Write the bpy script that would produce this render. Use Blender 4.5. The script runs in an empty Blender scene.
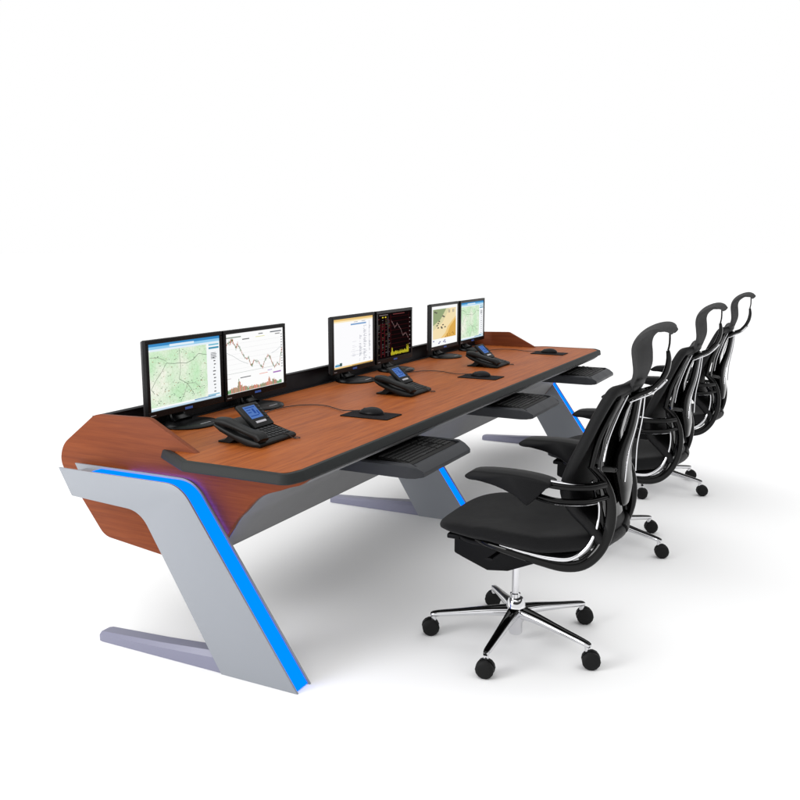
import bpy, bmesh, math, random
from mathutils import Vector, Matrix
random.seed(7)
S = bpy.context.scene
COL = S.collection
PI = math.pi

# ------------------------------------------------------------------ materials
def nt(name):
    m = bpy.data.materials.new(name); m.use_nodes = True
    return m, m.node_tree, m.node_tree.nodes['Principled BSDF']
def pmat(name, col, rough=.5, metal=0., spec=.5, coat=0., bump=0., bscale=400, mottled=0., mscale=8., sheen=0.):
    m, t, b = nt(name)
    b.inputs['Base Color'].default_value = (*col, 1)
    b.inputs['Roughness'].default_value = rough
    b.inputs['Metallic'].default_value = metal
    b.inputs['Specular IOR Level'].default_value = spec
    b.inputs['Coat Weight'].default_value = coat
    b.inputs['Coat Roughness'].default_value = .08
    b.inputs['Sheen Weight'].default_value = sheen
    tc = t.nodes.new('ShaderNodeTexCoord')
    if mottled:
        n = t.nodes.new('ShaderNodeTexNoise'); n.inputs['Scale'].default_value = mscale; n.inputs['Detail'].default_value = 5
        t.links.new(tc.outputs['Object'], n.inputs['Vector'])
        r = t.nodes.new('ShaderNodeMapRange'); r.inputs[1].default_value = .3; r.inputs[2].default_value = .7
        r.inputs[3].default_value = rough - mottled; r.inputs[4].default_value = rough + mottled
        t.links.new(n.outputs['Fac'], r.inputs[0]); t.links.new(r.outputs[0], b.inputs['Roughness'])
    if bump:
        n = t.nodes.new('ShaderNodeTexNoise'); n.inputs['Scale'].default_value = bscale; n.inputs['Detail'].default_value = 3
        t.links.new(tc.outputs['Object'], n.inputs['Vector'])
        bn = t.nodes.new('ShaderNodeBump'); bn.inputs['Strength'].default_value = bump; bn.inputs['Distance'].default_value = .002
        t.links.new(n.outputs['Fac'], bn.inputs['Height']); t.links.new(bn.outputs[0], b.inputs['Normal'])
    return m
def emat(name, col, s=1.):
    m = bpy.data.materials.new(name); m.use_nodes = True
    t = m.node_tree; t.nodes.clear()
    e = t.nodes.new('ShaderNodeEmission'); e.inputs[0].default_value = (*col, 1); e.inputs[1].default_value = s
    o = t.nodes.new('ShaderNodeOutputMaterial'); t.links.new(e.outputs[0], o.inputs[0])
    return m
def wood(name, stretch, c0, c1, c2, rough=.48):
    m, t, b = nt(name)
    tc = t.nodes.new('ShaderNodeTexCoord'); mp = t.nodes.new('ShaderNodeMapping'); mp.inputs['Scale'].default_value = stretch
    t.links.new(tc.outputs['Object'], mp.inputs[0])
    n1 = t.nodes.new('ShaderNodeTexNoise'); n1.inputs['Scale'].default_value = 1.; n1.inputs['Detail'].default_value = 8; n1.inputs['Roughness'].default_value = .62; n1.inputs['Distortion'].default_value = .35
    t.links.new(mp.outputs[0], n1.inputs['Vector'])
    mp2 = t.nodes.new('ShaderNodeMapping'); mp2.inputs['Scale'].default_value = [v*5.5 for v in stretch]
    t.links.new(tc.outputs['Object'], mp2.inputs[0])
    n2 = t.nodes.new('ShaderNodeTexNoise'); n2.inputs['Scale'].default_value = 1.; n2.inputs['Detail'].default_value = 4
    t.links.new(mp2.outputs[0], n2.inputs['Vector'])
    mx = t.nodes.new('ShaderNodeMix'); mx.inputs['Factor'].default_value = .42
    t.links.new(n1.outputs['Fac'], mx.inputs['A']); t.links.new(n2.outputs['Fac'], mx.inputs['B'])
    r = t.nodes.new('ShaderNodeValToRGB'); e = r.color_ramp.elements
    e[0].position = .37; e[0].color = (*c0, 1); e[1].position = .65; e[1].color = (*c2, 1)
    k = e.new(.51); k.color = (*c1, 1)
    t.links.new(mx.outputs['Result'], r.inputs[0]); t.links.new(r.outputs[0], b.inputs['Base Color'])
    b.inputs['Roughness'].default_value = rough; b.inputs['Specular IOR Level'].default_value = .14
    bn = t.nodes.new('ShaderNodeBump'); bn.inputs['Strength'].default_value = .08; bn.inputs['Distance'].default_value = .001
    t.links.new(mx.outputs['Result'], bn.inputs['Height']); t.links.new(bn.outputs[0], b.inputs['Normal'])
    return m
CH = ((.205, .048, .009), (.31, .078, .014), (.385, .108, .020))
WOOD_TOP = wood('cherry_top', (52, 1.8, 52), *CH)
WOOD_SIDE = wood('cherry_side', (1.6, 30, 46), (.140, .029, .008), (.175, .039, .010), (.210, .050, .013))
TRIM = pmat('trim_rubber', (.018, .020, .020), .6, spec=.2, bump=.1)
LEGM = pmat('leg_paint', (.245, .26, .288), .42, mottled=.04, bump=.04, bscale=900)
FOOTM = pmat('foot_paint_glow_tint', (.19, .192, .265), .45, mottled=.04, bump=.04, bscale=900)  # grey paint with the lavender cast of the strip light put into its colour
LED = emat('led_blue', (0., .13, 1.), 2.3)
HALO = emat('added_halo_violet', (.07, .09, 1.), 30.)  # for the unseen emitter added to throw a glow onto the side panel
PAN = pmat('pan_grey', (.19, .19, .193), .6, mottled=.05)
RAIL = pmat('rail_black', (.005, .005, .007), .45, spec=.2, mottled=.05)
TRAY = pmat('tray_metal', (.034, .036, .041), .45, spec=.3, mottled=.06, bump=.05)
KEYB = pmat('keyboard_black', (.006, .006, .006), .5, spec=.2, bump=.1)
KEYM = pmat('key_black', (.026, .026, .026), .45, spec=.25)
MON = pmat('monitor_black', (.003, .003, .0035), .32, spec=.18, mottled=.05)
MONG = pmat('monitor_side', (.022, .022, .024), .4, spec=.25)
MARK = pmat('print_grey', (.45, .45, .48), .5)
BADGE = pmat('badge_blue', (.04, .13, .5), .35)
PHONE = pmat('phone_black', (.007, .0075, .0075), .5, spec=.2, bump=.08, bscale=700)
PHKEY = pmat('phone_keys', (.018, .019, .020), .5, spec=.25)
CORD = pmat('cord_brown', (.025, .014, .011), .5)
PAD = pmat('pad_black', (.008, .006, .007), .8, spec=.12, bump=.2, bscale=1500)
MOUSE = pmat('mouse_black', (.004, .004, .005), .4, spec=.15)
FABRIC = pmat('seat_fabric', (.005, .005, .0055), .7, spec=.12, bump=.5, bscale=1400, mottled=.08, mscale=5, sheen=.04)
MESHM = pmat('back_fabric', (.0035, .0035, .004), .5, spec=.2, bump=.4, bscale=1600)
HEAD = pmat('headrest_mesh', (.046, .046, .047), .8, spec=.15, bump=.4, bscale=1500)
PLAST = pmat('plastic_black', (.003, .003, .0035), .5, spec=.13, bump=.1)
GLOSS = pmat('gloss_black', (.0015, .0015, .0015), .05, spec=.22, mottled=.03)
CHROME = pmat('chrome', (.72, .72, .74), .07, metal=1., mottled=.03)
CASTER = pmat('caster_black', (.005, .005, .005), .6, spec=.2, bump=.1)

# ------------------------------------------------------------------ mesh tools
def finish(name, bm, mats, parent=None, smooth=40, loc=None):
    bmesh.ops.recalc_face_normals(bm, faces=bm.faces)
    me = bpy.data.meshes.new(name); bm.to_mesh(me); bm.free()
    for m in (mats if isinstance(mats, (list, tuple)) else [mats]): me.materials.append(m)
    if smooth:
        me.polygons.foreach_set('use_smooth', [True]*len(me.polygons))
        me.set_sharp_from_angle(angle=math.radians(smooth))
    o = bpy.data.objects.new(name, me); COL.objects.link(o)
    if parent: o.parent = parent
    if loc: o.location = loc
    return o
def thing(name, label, cat, loc=(0, 0, 0), group=None):
    o = bpy.data.objects.new(name, None); COL.objects.link(o); o.location = loc
    o.empty_display_size = .1
    o['label'] = label; o['category'] = cat
    if group: o['group'] = group
    return o
def tag(o, label, cat, group=None):
    o['label'] = label; o['category'] = cat
    if group: o['group'] = group
    return o
def dup(o, parent=None):
    c = o.copy(); COL.objects.link(c); c.parent = parent
    for ch in list(o.children): dup(ch, c)
    return c
def bevel(bm, geom, r, seg=2):
    if r > 0: bmesh.ops.bevel(bm, geom=geom, offset=r, segments=seg, affect='EDGES', profile=.5)
def add_box(bm, x0, x1, y0, y1, z0, z1, r=0., seg=2, mi=0, mat=None):
    t = bmesh.new()
    bmesh.ops.create_cube(t, size=1)
    for v in t.verts:
        v.co = Vector((x0+(v.co.x+.5)*(x1-x0), y0+(v.co.y+.5)*(y1-y0), z0+(v.co.z+.5)*(z1-z0)))
    bevel(t, t.edges[:], r, seg)
    merge(bm, t, mi, mat)
def merge(bm, t, mi=0, mat=None):
    if mat is not None: bmesh.ops.transform(t, matrix=mat, verts=t.verts)
    mp = {}
    for v in t.verts: mp[v] = bm.verts.new(v.co)
    for f in t.faces:
        try:
            n = bm.faces.new([mp[v] for v in f.verts]); n.material_index = mi if mi else f.material_index
        except ValueError: pass
    t.free()
def round_poly(pts, rad, seg=6):
    """pts: list of (a,b) or (a,b,r); returns rounded outline"""
    out = []; n = len(pts)
    for i, p in enumerate(pts):
        r = p[2] if len(p) > 2 else rad
        c = Vector(p[:2]); a = Vector(pts[i-1][:2]); b = Vector(pts[(i+1) % n][:2])
        da = a-c; db = b-c; la = da.length; lb = db.length
        if r <= 0 or la < 1e-6 or lb < 1e-6: out.append(c); continue
        ang = da.angle(db); t = min(r/max(math.tan(ang/2), 1e-3), la*.48, lb*.48)
        p0 = c+da/la*t; p1 = c+db/lb*t
        for k in range(seg+1):
            s = k/seg; out.append((1-s)**2*p0+2*s*(1-s)*c+s*s*p1)
    return out
def prism(bm, outline, axis, a0, a1, r=0., seg=2, mi=0, mat=None):
    """outline in the plane normal to axis ('y' -> (x,z), 'x' -> (y,z), 'z' -> (x,y)), extruded a0..a1"""
    t = bmesh.new()
    def mk(p, a):
        return {'y': (p[0], a, p[1]), 'x': (a, p[0], p[1]), 'z': (p[0], p[1], a)}[axis]
    A = [t.verts.new(mk(p, a0)) for p in outline]; B = [t.verts.new(mk(p, a1)) for p in outline]
    f0 = t.faces.new(A); f1 = t.faces.new(B[::-1])
    n = len(A)
    for i in range(n): t.faces.new((A[i], A[(i+1) % n], B[(i+1) % n], B[i]))
    bmesh.ops.recalc_face_normals(t, faces=t.faces)
    if r > 0: bevel(t, list(f0.edges)+list(f1.edges), r, seg)
    merge(bm, t, mi, mat)
def catmull(pts, n=6, closed=False):
    P = [Vector(p) for p in pts]; out = []
    L = len(P)
    rng = range(L) if closed else range(L-1)
    for i in rng:
        g = (lambda k: P[k % L]) if closed else (lambda k: P[max(0, min(L-1, k))])
        p0, p1, p2, p3 = g(i-1), g(i), g(i+1), g(i+2)
        for k in range(n):
            s = k/n
            out.append(.5*((2*p1)+(-p0+p2)*s+(2*p0-5*p1+4*p2-p3)*s*s+(-p0+3*p1-3*p2+p3)*s**3))
    if not closed: out.append(P[-1].copy())
    return out
def sweep(bm, path, w, h, side=Vector((0, 1, 0)), ns=14, n=6, closed=False, power=2., mi=0, smooth=True, cap=True):
    """superellipse section of half sizes w (along side) x h (across) swept along path.  w,h numbers or lists per control point"""
    pts = catmull(path, n, closed) if smooth else [Vector(p) for p in path]
    L = len(pts); K = len(path)
    def val(a, i):
        if not isinstance(a, (list, tuple)): return a
        s = i/(L-1)*(K-1) if not closed else i/L*K
        k = min(int(s), K-2); f = s-k; return a[k]*(1-f)+a[k+1]*f
    rings = []
    for i, p in enumerate(pts):
        a = pts[(i-1) % L] if closed or i > 0 else pts[0]; b = pts[(i+1) % L] if closed or i < L-1 else pts[-1]
        t = (b-a).normalized()
        s = (side-t*side.dot(t))
        if s.length < 1e-4: s = Vector((1, 0, 0))-t*t.x
        s.normalize(); u = t.cross(s).normalized()
        wi, hi = val(w, i), val(h, i)
        ring = []
        for k in range(ns):
            an = 2*PI*k/ns; c, d = math.cos(an), math.sin(an)
            ring.append(bm.verts.new(p+s*wi*math.copysign(abs(c)**(2/power), c)+u*hi*math.copysign(abs(d)**(2/power), d)))
        rings.append(ring)
    R = L if closed else L-1
    for i in range(R):
        A, B = rings[i], rings[(i+1) % L]
        for k in range(ns):
            f = bm.faces.new((A[k], A[(k+1) % ns], B[(k+1) % ns], B[k])); f.material_index = mi
    if not closed and cap:
        for r_, q in ((rings[0], pts[0]), (rings[-1], pts[-1])):
            f = bm.faces.new(r_); f.material_index = mi
def lathe(bm, prof, ns=28, mi=0, mat=None, axis='z'):
    t = bmesh.new(); rings = []
    for r, z in prof:
        ring = []
        if r < 1e-5:
            rings.append([t.verts.new((0, 0, z))]); continue
        for k in range(ns):
            a = 2*PI*k/ns; ring.append(t.verts.new((r*math.cos(a), r*math.sin(a), z)))
        rings.append(ring)
    for A, B in zip(rings[:-1], rings[1:]):
        for k in range(ns):
            k2 = (k+1) % ns
            if len(A) == 1 and len(B) == 1: continue
            if len(A) == 1: t.faces.new((A[0], B[k], B[k2]))
            elif len(B) == 1: t.faces.new((A[k], A[k2], B[0]))
            else: t.faces.new((A[k], A[k2], B[k2], B[k]))
    if axis == 'y': bmesh.ops.transform(t, matrix=Matrix.Rotation(-PI/2, 4, 'X'), verts=t.verts)
    merge(bm, t, mi, mat)
def sheet(bm, grid, th, mi=0):
    """closed slab following a grid of points, thickness th along local normals"""
    t = bmesh.new(); n = len(grid); m = len(grid[0])
    V = [[Vector(p) for p in row] for row in grid]
    N = [[None]*m for _ in range(n)]
    for i in range(n):
        for j in range(m):
            a = V[min(i+1, n-1)][j]-V[max(i-1, 0)][j]; b = V[i][min(j+1, m-1)]-V[i][max(j-1, 0)]
            q = a.cross(b); N[i][j] = q.normalized() if q.length > 1e-9 else Vector((1, 0, 0))
    def thick(i, j): return th
    A = [[t.verts.new(V[i][j]+N[i][j]*th/2) for j in range(m)] for i in range(n)]
    B = [[t.verts.new(V[i][j]-N[i][j]*th/2) for j in range(m)] for i in range(n)]
    for i in range(n-1):
        for j in range(m-1):
            t.faces.new((A[i][j], A[i+1][j], A[i+1][j+1], A[i][j+1])); t.faces.new((B[i][j], B[i][j+1], B[i+1][j+1], B[i+1][j]))
    def strip(P, Q):
        for k in range(len(P)-1): t.faces.new((P[k], P[k+1], Q[k+1], Q[k]))
    strip([A[i][0] for i in range(n)], [B[i][0] for i in range(n)]); strip([A[i][-1] for i in range(n)], [B[i][-1] for i in range(n)])
    strip(A[0], B[0]); strip(A[-1], B[-1])
    bmesh.ops.recalc_face_normals(t, faces=t.faces)
    merge(bm, t, mi)

# ------------------------------------------------------------------ setting
bm = bmesh.new()
bmesh.ops.create_grid(bm, x_segments=8, y_segments=8, size=900)
floor_m = pmat('studio_floor', (.93, .93, .93), .9, spec=.0)
fl = finish('floor', bm, floor_m, smooth=0); fl['kind'] = 'structure'

# ------------------------------------------------------------------ the control desk
ZT = .766; ZB = .731; Y0 = -.02; Y1 = 4.17; XF = .318; XR = -.6615; SPY = .100; SPT = .024; LW = .088
desk = thing('control_desk', 'long cherry wood control room desk with black edge and blue lit slanted grey legs', 'desk', (0, 0, 0))
# desktop board (wood): chamfered rear corners, rounded front corners, dark edge trim runs round near side, front and far side
def top_outline(inset):
    i = inset
    return [(XR, SPY+SPT), (-.255, SPY+SPT), (-.255-.0*i, SPY-.012), (-.135+.3*i, Y0+i, .03), (XF-i-.02, Y0+i, .075), (XF-i, Y0+i+.08, .06), (XF-i, Y1-i-.09, .05), (XF-i-.06, Y1-i, .05), (-.135+.3*i, Y1-i, .03), (-.255, 4.15-SPY+.012), (-.255, 4.15-SPY-SPT), (XR, 4.15-SPY-SPT)]
out_i = top_outline(.024)
bm = bmesh.new(); prism(bm, round_poly(out_i, 0., 8), 'z', ZB+.004, ZT, 0)
finish('desktop', bm, WOOD_TOP, desk)
# trim: swept band along the edge, section slightly sloping outwards
def edge_path(i):
    pts = [(-.335, SPY+.0), (-.135, Y0, .03), (XF-.02, Y0, .075), (XF, Y0+.08, .06), (XF, Y1-.09, .05), (XF-.06, Y1, .05), (-.135, Y1, .03), (-.335, 4.15-SPY)]
    res = []
    n = len(pts)
    rp = round_poly([(p[0], p[1], (p[2] if len(p) > 2 else 0)) for p in pts], 0., 8)
    P = [Vector(p) for p in rp]
    for k, p in enumerate(P):
        a = P[max(0, k-1)]; b = P[min(len(P)-1, k+1)]
        t = (b-a).normalized(); nrm = Vector((-t.y, t.x))   # to the inside (counter clockwise run)
        res.append(p+nrm*i)
    return res
bm = bmesh.new()
secs = [(0.003, ZB), (0.0, ZB+.004), (0.005, ZT-.004), (.009, ZT+.0005), (.0245, ZT+.0005), (.0245, ZB+.002), (.022, ZB)]
rings = []
paths = [edge_path(i) for i, z in secs]
for k in range(len(paths[0])):
    rings.append([bm.verts.new((paths[s][k].x, paths[s][k].y, secs[s][1])) for s in range(len(secs))])
for A, B in zip(rings[:-1], rings[1:]):
    for s in range(len(secs)): bm.faces.new((A[s], A[(s+1) % len(secs)], B[(s+1) % len(secs)], B[s]))
bm.faces.new(rings[0]); bm.faces.new(rings[-1])
finish('edge_trim', bm, TRIM, desk, 35)
# side panels
curve = [(.300, .722), (.272, .702), (.231, .689), (.19, .673), (.127, .651), (.084, .624), (.039, .578), (.003, .543), (-.025, .502), (-.087, .415)]
def panel_outline():
    pts = [(-.10, ZB-.002, 0), (-.10, ZT-.035, 0), (-.175, ZT+.004, .01), (-.385, .876, .06), (-.655, .868, .07), (-.835, .735, .12), (-.855, .66, .10), (-.640, .388, .08), (-.19, .338, .03)]
    rp = round_poly(pts, .0, 7)
    c = [Vector(p) for p in curve]
    fine = [p.to_2d() if len(p) == 3 else p for p in catmull([(a, b, 0) for a, b in curve[::-1]], 4)]
    return rp+fine+[Vector((.300, ZB-.002))]
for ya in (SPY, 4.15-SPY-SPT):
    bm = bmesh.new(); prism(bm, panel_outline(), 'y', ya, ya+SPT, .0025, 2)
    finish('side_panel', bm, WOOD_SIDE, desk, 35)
# grey belly pan under the desktop following the side panel curve
bm = bmesh.new()
cc = catmull([(a-.004, 0, b+.001) for a, b in curve], 4)
ya, yb = SPY+SPT+.001, 4.15-SPY-SPT-.001
sheet(bm, [[(p.x, ya+(yb-ya)*j/8, p.z) for j in range(9)] for p in cc], .010)
finish('belly_pan', bm, PAN, desk, 50)
bm = bmesh.new(); add_box(bm, -.66, -.10, ya, yb, .40, .414, .002)
finish('bottom_shelf', bm, PAN, desk)
# rear rail (black upstand behind the monitors)
bm = bmesh.new(); add_box(bm, -.690, -.662, ya, yb, .52, .850, .003)
add_box(bm, -.693, -.659, ya, yb, .8502, .8555, .0015)
finish('rear_rail', bm, RAIL, desk)
bm = bmesh.new(); add_box(bm, -.6585, -.632, ya, yb, ZT+.0006, ZT+.003, .0008)
finish('cable_channel_lid', bm, RAIL, desk)

# legs
def leg_outline():
    pts = [(-.752, .672, 0), (-.165, .675, .13), (.3097, 0, 0), (-.0108, 0, 0), (-.3535, .553, .12), (-.692, .569, 0)]
    rp = []
    return round_poly(pts, 0, 12)
def inset_front(d):
    pts = [(-.69, .672-d, 0), (-.165-d*.35, .675-d, .125), (.3097-d*1.25, 0.004, 0), (.0108, 0.004, 0), (-.3535, .553+.01, .12), (-.68, .569+.01, 0)]
    return round_poly(pts, 0, 12)
def make_leg(x, y, mirror):
    lo = [(p[0]+x, p[1]) for p in leg_outline()]
    bm = bmesh.new()
    prism(bm, lo, 'y', y, y+.009, .0012, 2)
    prism(bm, lo, 'y', y+LW-.009, y+LW, .0012, 2)
    core = [(p[0]+x, p[1]) for p in inset_front(.013)]
    prism(bm, core, 'y', y+.0095, y+LW-.0095)
    leg = finish('leg', bm, LEGM, desk, 35)
    # light strip: thin band lying just outside the core, along top, bend and front
    bm = bmesh.new()
    a = [Vector((p[0]+x, p[1])) for p in inset_front(.0115)]; b = [Vector((p[0]+x, p[1])) for p in inset_front(.0075)]
    k0, k1 = 0, 14
    a, b = a[:k1+1], b[:k1+1]
    # start of the strip further forward than the plate ends
    a[0] = Vector((-.615+x, a[0].y)); b[0] = Vector((-.615+x, b[0].y))
    V = []
    for p, q in zip(a, b):
        V.append([bm.verts.new((p.x, y+.0098, p.y)), bm.verts.new((q.x, y+.0098, q.y)), bm.verts.new((q.x, y+LW-.0098, q.y)), bm.verts.new((p.x, y+LW-.0098, p.y))])
    for A, B in zip(V[:-1], V[1:]):
        for s in range(4): bm.faces.new((A[s], A[(s+1) % 4], B[(s+1) % 4], B[s]))
    bm.faces.new(V[0]); bm.faces.new(V[-1])
    finish('light_strip', bm, LED, leg, 35)
    # added hidden emitter for the panel glow, in the gap between inner plate and desk end, follows top, bend and upper front
    if mirror:
        bm = bmesh.new(); hy = y+LW+.0006 if mirror > 0 else y-.0036
        a = [Vector((p[0]+x, p[1])) for p in inset_front(.0125)][:k1+1]; b = [Vector((p[0]+x, p[1])) for p in inset_front(.008)][:k1+1]
        a[0] = Vector((-.50+x, a[0].y)); b[0] = Vector((-.50+x, b[0].y))
        a[-1] = a[-2].lerp(a[-1], .27); b[-1] = b[-2].lerp(b[-1], .27)
        V = [[bm.verts.new((p.x, hy, p.y)), bm.verts.new((q.x, hy, q.y)), bm.verts.new((q.x, hy+.003, q.y)), bm.verts.new((p.x, hy+.003, p.y))] for p, q in zip(a, b)]
        for A, B in zip(V[:-1], V[1:]):
            for s in range(4): bm.faces.new((A[s], A[(s+1) % 4], B[(s+1) % 4], B[s]))
        bm.faces.new(V[0]); bm.faces.new(V[-1])
        finish('added_halo', bm, HALO, leg, 35)
    # foot: flat tapering bar running to the rear
    bm = bmesh.new()
    fy0, fy1 = y+.006, y+LW-.010
    secs = [(-.602, .034, .004, .0), (-.585, .038, .0, .0), (-.30, .054, 0, 0), (-.02, .076, 0, 0), (.03, .080, 0, 0)]
    R = []
    for sx, h, ins, _ in secs:
        c = .012
        R.append([bm.verts.new((sx+x, fy0+ins, 0.001)), bm.verts.new((sx+x, fy0+ins, h*.72)), bm.verts.new((sx+x, fy0+c+ins, h)), bm.verts.new((sx+x, fy1-c-ins, h)), bm.verts.new((sx+x, fy1-ins, h*.72)), bm.verts.new((sx+x, fy1-ins, 0.001))])
    for A, B in zip(R[:-1], R[1:]):
        for s in range(6): bm.faces.new((A[s], A[(s+1) % 6], B[(s+1) % 6], B[s]))
    bm.faces.new(R[0]); bm.faces.new(R[-1])
    finish('foot', bm, FOOTM, leg, 20)
    return leg
make_leg(0, 0, 1); make_leg(-.18, 2.01, 0); make_leg(-.005, 4.062, 0)
# brackets from desk belly to leg tops (small steel pads)
# keyboard trays
def make_tray(y):
    w = .535
    bm = bmesh.new()
    prof = [(-.02, .616), (.40, .612), (.445, .610), (.462, .615), (.462, .632), (.424, .659), (.412, .660), (.405, .648), (.05, .648), (-.02, .648)]
    # middle
    prism(bm, round_poly([(a, b, .003) for a, b in prof], 0, 2), 'y', y+.0301, y+w-.0301)
    # ends, higher rim with chamfered front corner
    for s in (0, 1):
        yy = y if s == 0 else y+w
        d = 1 if s == 0 else -1
        A = []
        sec = [(-.02, .612, .662), (.40, .610, .664), (.432, .610, .653), (.459, .615, .636)]
        R = []
        for k, (px, z0, z1) in enumerate(sec):
            oy = (0, 0, .012, .029)[k]
            R.append([bm.verts.new((px, yy+d*oy, z0)), bm.verts.new((px, yy+d*oy, z1-.006)), bm.verts.new((px, yy+d*(oy+.006 if oy < .024 else .0295), z1)), bm.verts.new((px, yy+d*.030, z1)), bm.verts.new((px, yy+d*.030, z0))])
        for P, Q in zip(R[:-1], R[1:]):
            for q in range(5): bm.faces.new((P[q], P[(q+1) % 5], Q[(q+1) % 5], Q[q]))
        bm.faces.new(R[0]); bm.faces.new(R[-1])
    t = finish('keyboard_tray', bm, TRAY, desk, 30)
    for yy in (y+.05, y+w-.075):
        bm = bmesh.new(); add_box(bm, -.03, .20, yy, yy+.025, .663, ZB+.0035, .002)
        finish('slide_rail', bm, RAIL, t)
TY = (.652, 2.005, 3.355)
for y in TY: make_tray(y)

# keyboards (stand on trays)
kb = thing('keyboard', 'black computer keyboard lying on the nearest pull-out tray', 'keyboard', (.322, TY[0]+.2675, .6485), 'keyboards on the desk trays')
bm = bmesh.new()
prism(bm, [(-.075, 0), (.075, 0), (.078, .006), (.070, .011), (-.068, .021), (-.075, .018)], 'y', -.223, .223, .002, 2)
finish('keyboard_case', bm, KEYB, kb)
bm = bmesh.new()
for r in range(6):
    x = .052-r*.0225 - (.006 if r == 5 else 0)
    zz = .0132+(.052-x)*.072
    cols = [(-.212, 14), (.062, 3), (.133, 4)]
    for c0, n in cols:
        if c0 == .062 and r in (2,): continue
        c = 0
        while c < n:
            wd = 1
            if c0 < 0 and r == 0 and c == 4: wd = 5
            ya = c0+c*.0187; add_box(bm, x-.0085, x+.0085, ya+.001, ya+.0187*wd-.001, zz-.003, zz+.0045, .0018, 1)
            c += wd
finish('keys', bm, KEYM, kb)

# ------------------------------------------------------------------ screens
_em = {}
def ecol(c):
    k = tuple(round(v, 3) for v in c)
    if k not in _em: _em[k] = emat('screen_ink', c, 1.)
    return _em[k]
def srgb(r, g, b): 
    return tuple(((v/255)/12.92 if v/255 <= .04045 else ((v/255+.055)/1.055)**2.4) for v in (r, g, b))
def map_mat():
    m = bpy.data.materials.new('map_picture'); m.use_nodes = True; t = m.node_tree; t.nodes.clear()
    tc = t.nodes.new('ShaderNodeTexCoord'); n = t.nodes.new('ShaderNodeTexNoise'); n.inputs['Scale'].default_value = 9; n.inputs['Detail'].default_value = 6
    t.links.new(tc.outputs['Object'], n.inputs['Vector'])
    r = t.nodes.new('ShaderNodeValToRGB'); e = r.color_ramp.elements
    e[0].position = .35; e[0].color = (*srgb(200, 236, 196), 1); e[1].position = .62; e[1].color = (*srgb(244, 246, 232), 1)
    k = e.new(.5); k.color = (*srgb(224, 241, 216), 1)
    v = t.nodes.new('ShaderNodeTexVoronoi'); v.inputs['Scale'].default_value = 60; v.feature = 'DISTANCE_TO_EDGE'
    t.links.new(tc.outputs['Object'], v.inputs['Vector'])
    rr = t.nodes.new('ShaderNodeValToRGB'); q = rr.color_ramp.elements; q[0].position = 0.02; q[0].color = (.8, .82, .76, 1); q[1].position = .06; q[1].color = (1, 1, 1, 1)
    t.links.new(v.outputs['Distance'], rr.inputs[0])
    mx = t.nodes.new('ShaderNodeMix'); mx.data_type = 'RGBA'; mx.blend_type = 'MULTIPLY'; mx.inputs['Factor'].default_value = .8
    t.links.new(n.outputs['Fac'], r.inputs[0]); t.links.new(r.outputs[0], mx.inputs['A']); t.links.new(rr.outputs[0], mx.inputs['B'])
    em = t.nodes.new('ShaderNodeEmission'); o = t.nodes.new('ShaderNodeOutputMaterial')
    t.links.new(mx.outputs['Result'], em.inputs[0]); t.links.new(em.outputs[0], o.inputs[0])
    return m
MAPM = map_mat()
SW, SH = .440, .266      # visible screen
class Picture:
    def __init__(s, x, y0, z0, w, h): s.bm = bmesh.new(); s.m = []; s.x = x; s.y0 = y0; s.z0 = z0; s.w = w; s.h = h
    def mi(s, c):
        m = c if isinstance(c, bpy.types.Material) else ecol(srgb(*c))
        if m not in s.m: s.m.append(m)
        return s.m.index(m)
    def poly(s, pts, c, L):
        x = s.x+L*.00018
        f = s.bm.faces.new([s.bm.verts.new((x, s.y0+u*s.w, s.z0+v*s.h)) for u, v in pts]); f.material_index = s.mi(c)
    def rect(s, u0, v0, u1, v1, c, L=1): s.poly([(u0, v0), (u1, v0), (u1, v1), (u0, v1)], c, L)
    def line(s, pts, wd, c, L=2):
        asp = s.w/s.h
        for (a, b), (p, q) in zip(pts[:-1], pts[1:]):
            d = Vector(((p-a)*asp, q-b)); 
            if d.length < 1e-6: continue
            d.normalize(); nx, ny = -d.y*wd/2/asp, d.x*wd/2
            s.poly([(a+nx, b+ny), (a-nx, b-ny), (p-nx, q-ny), (p+nx, q+ny)], c, L)
    def done(s, name, parent):
        bmesh.ops.recalc_face_normals(s.bm, faces=s.bm.faces)
        for f in s.bm.faces:
            if f.normal.x < 0: f.normal_flip()
        me = bpy.data.meshes.new(name); s.bm.to_mesh(me); s.bm.free()
        for m in s.m: me.materials.append(m)
        o = bpy.data.objects.new(name, me); COL.objects.link(o); o.parent = parent
        return o
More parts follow.
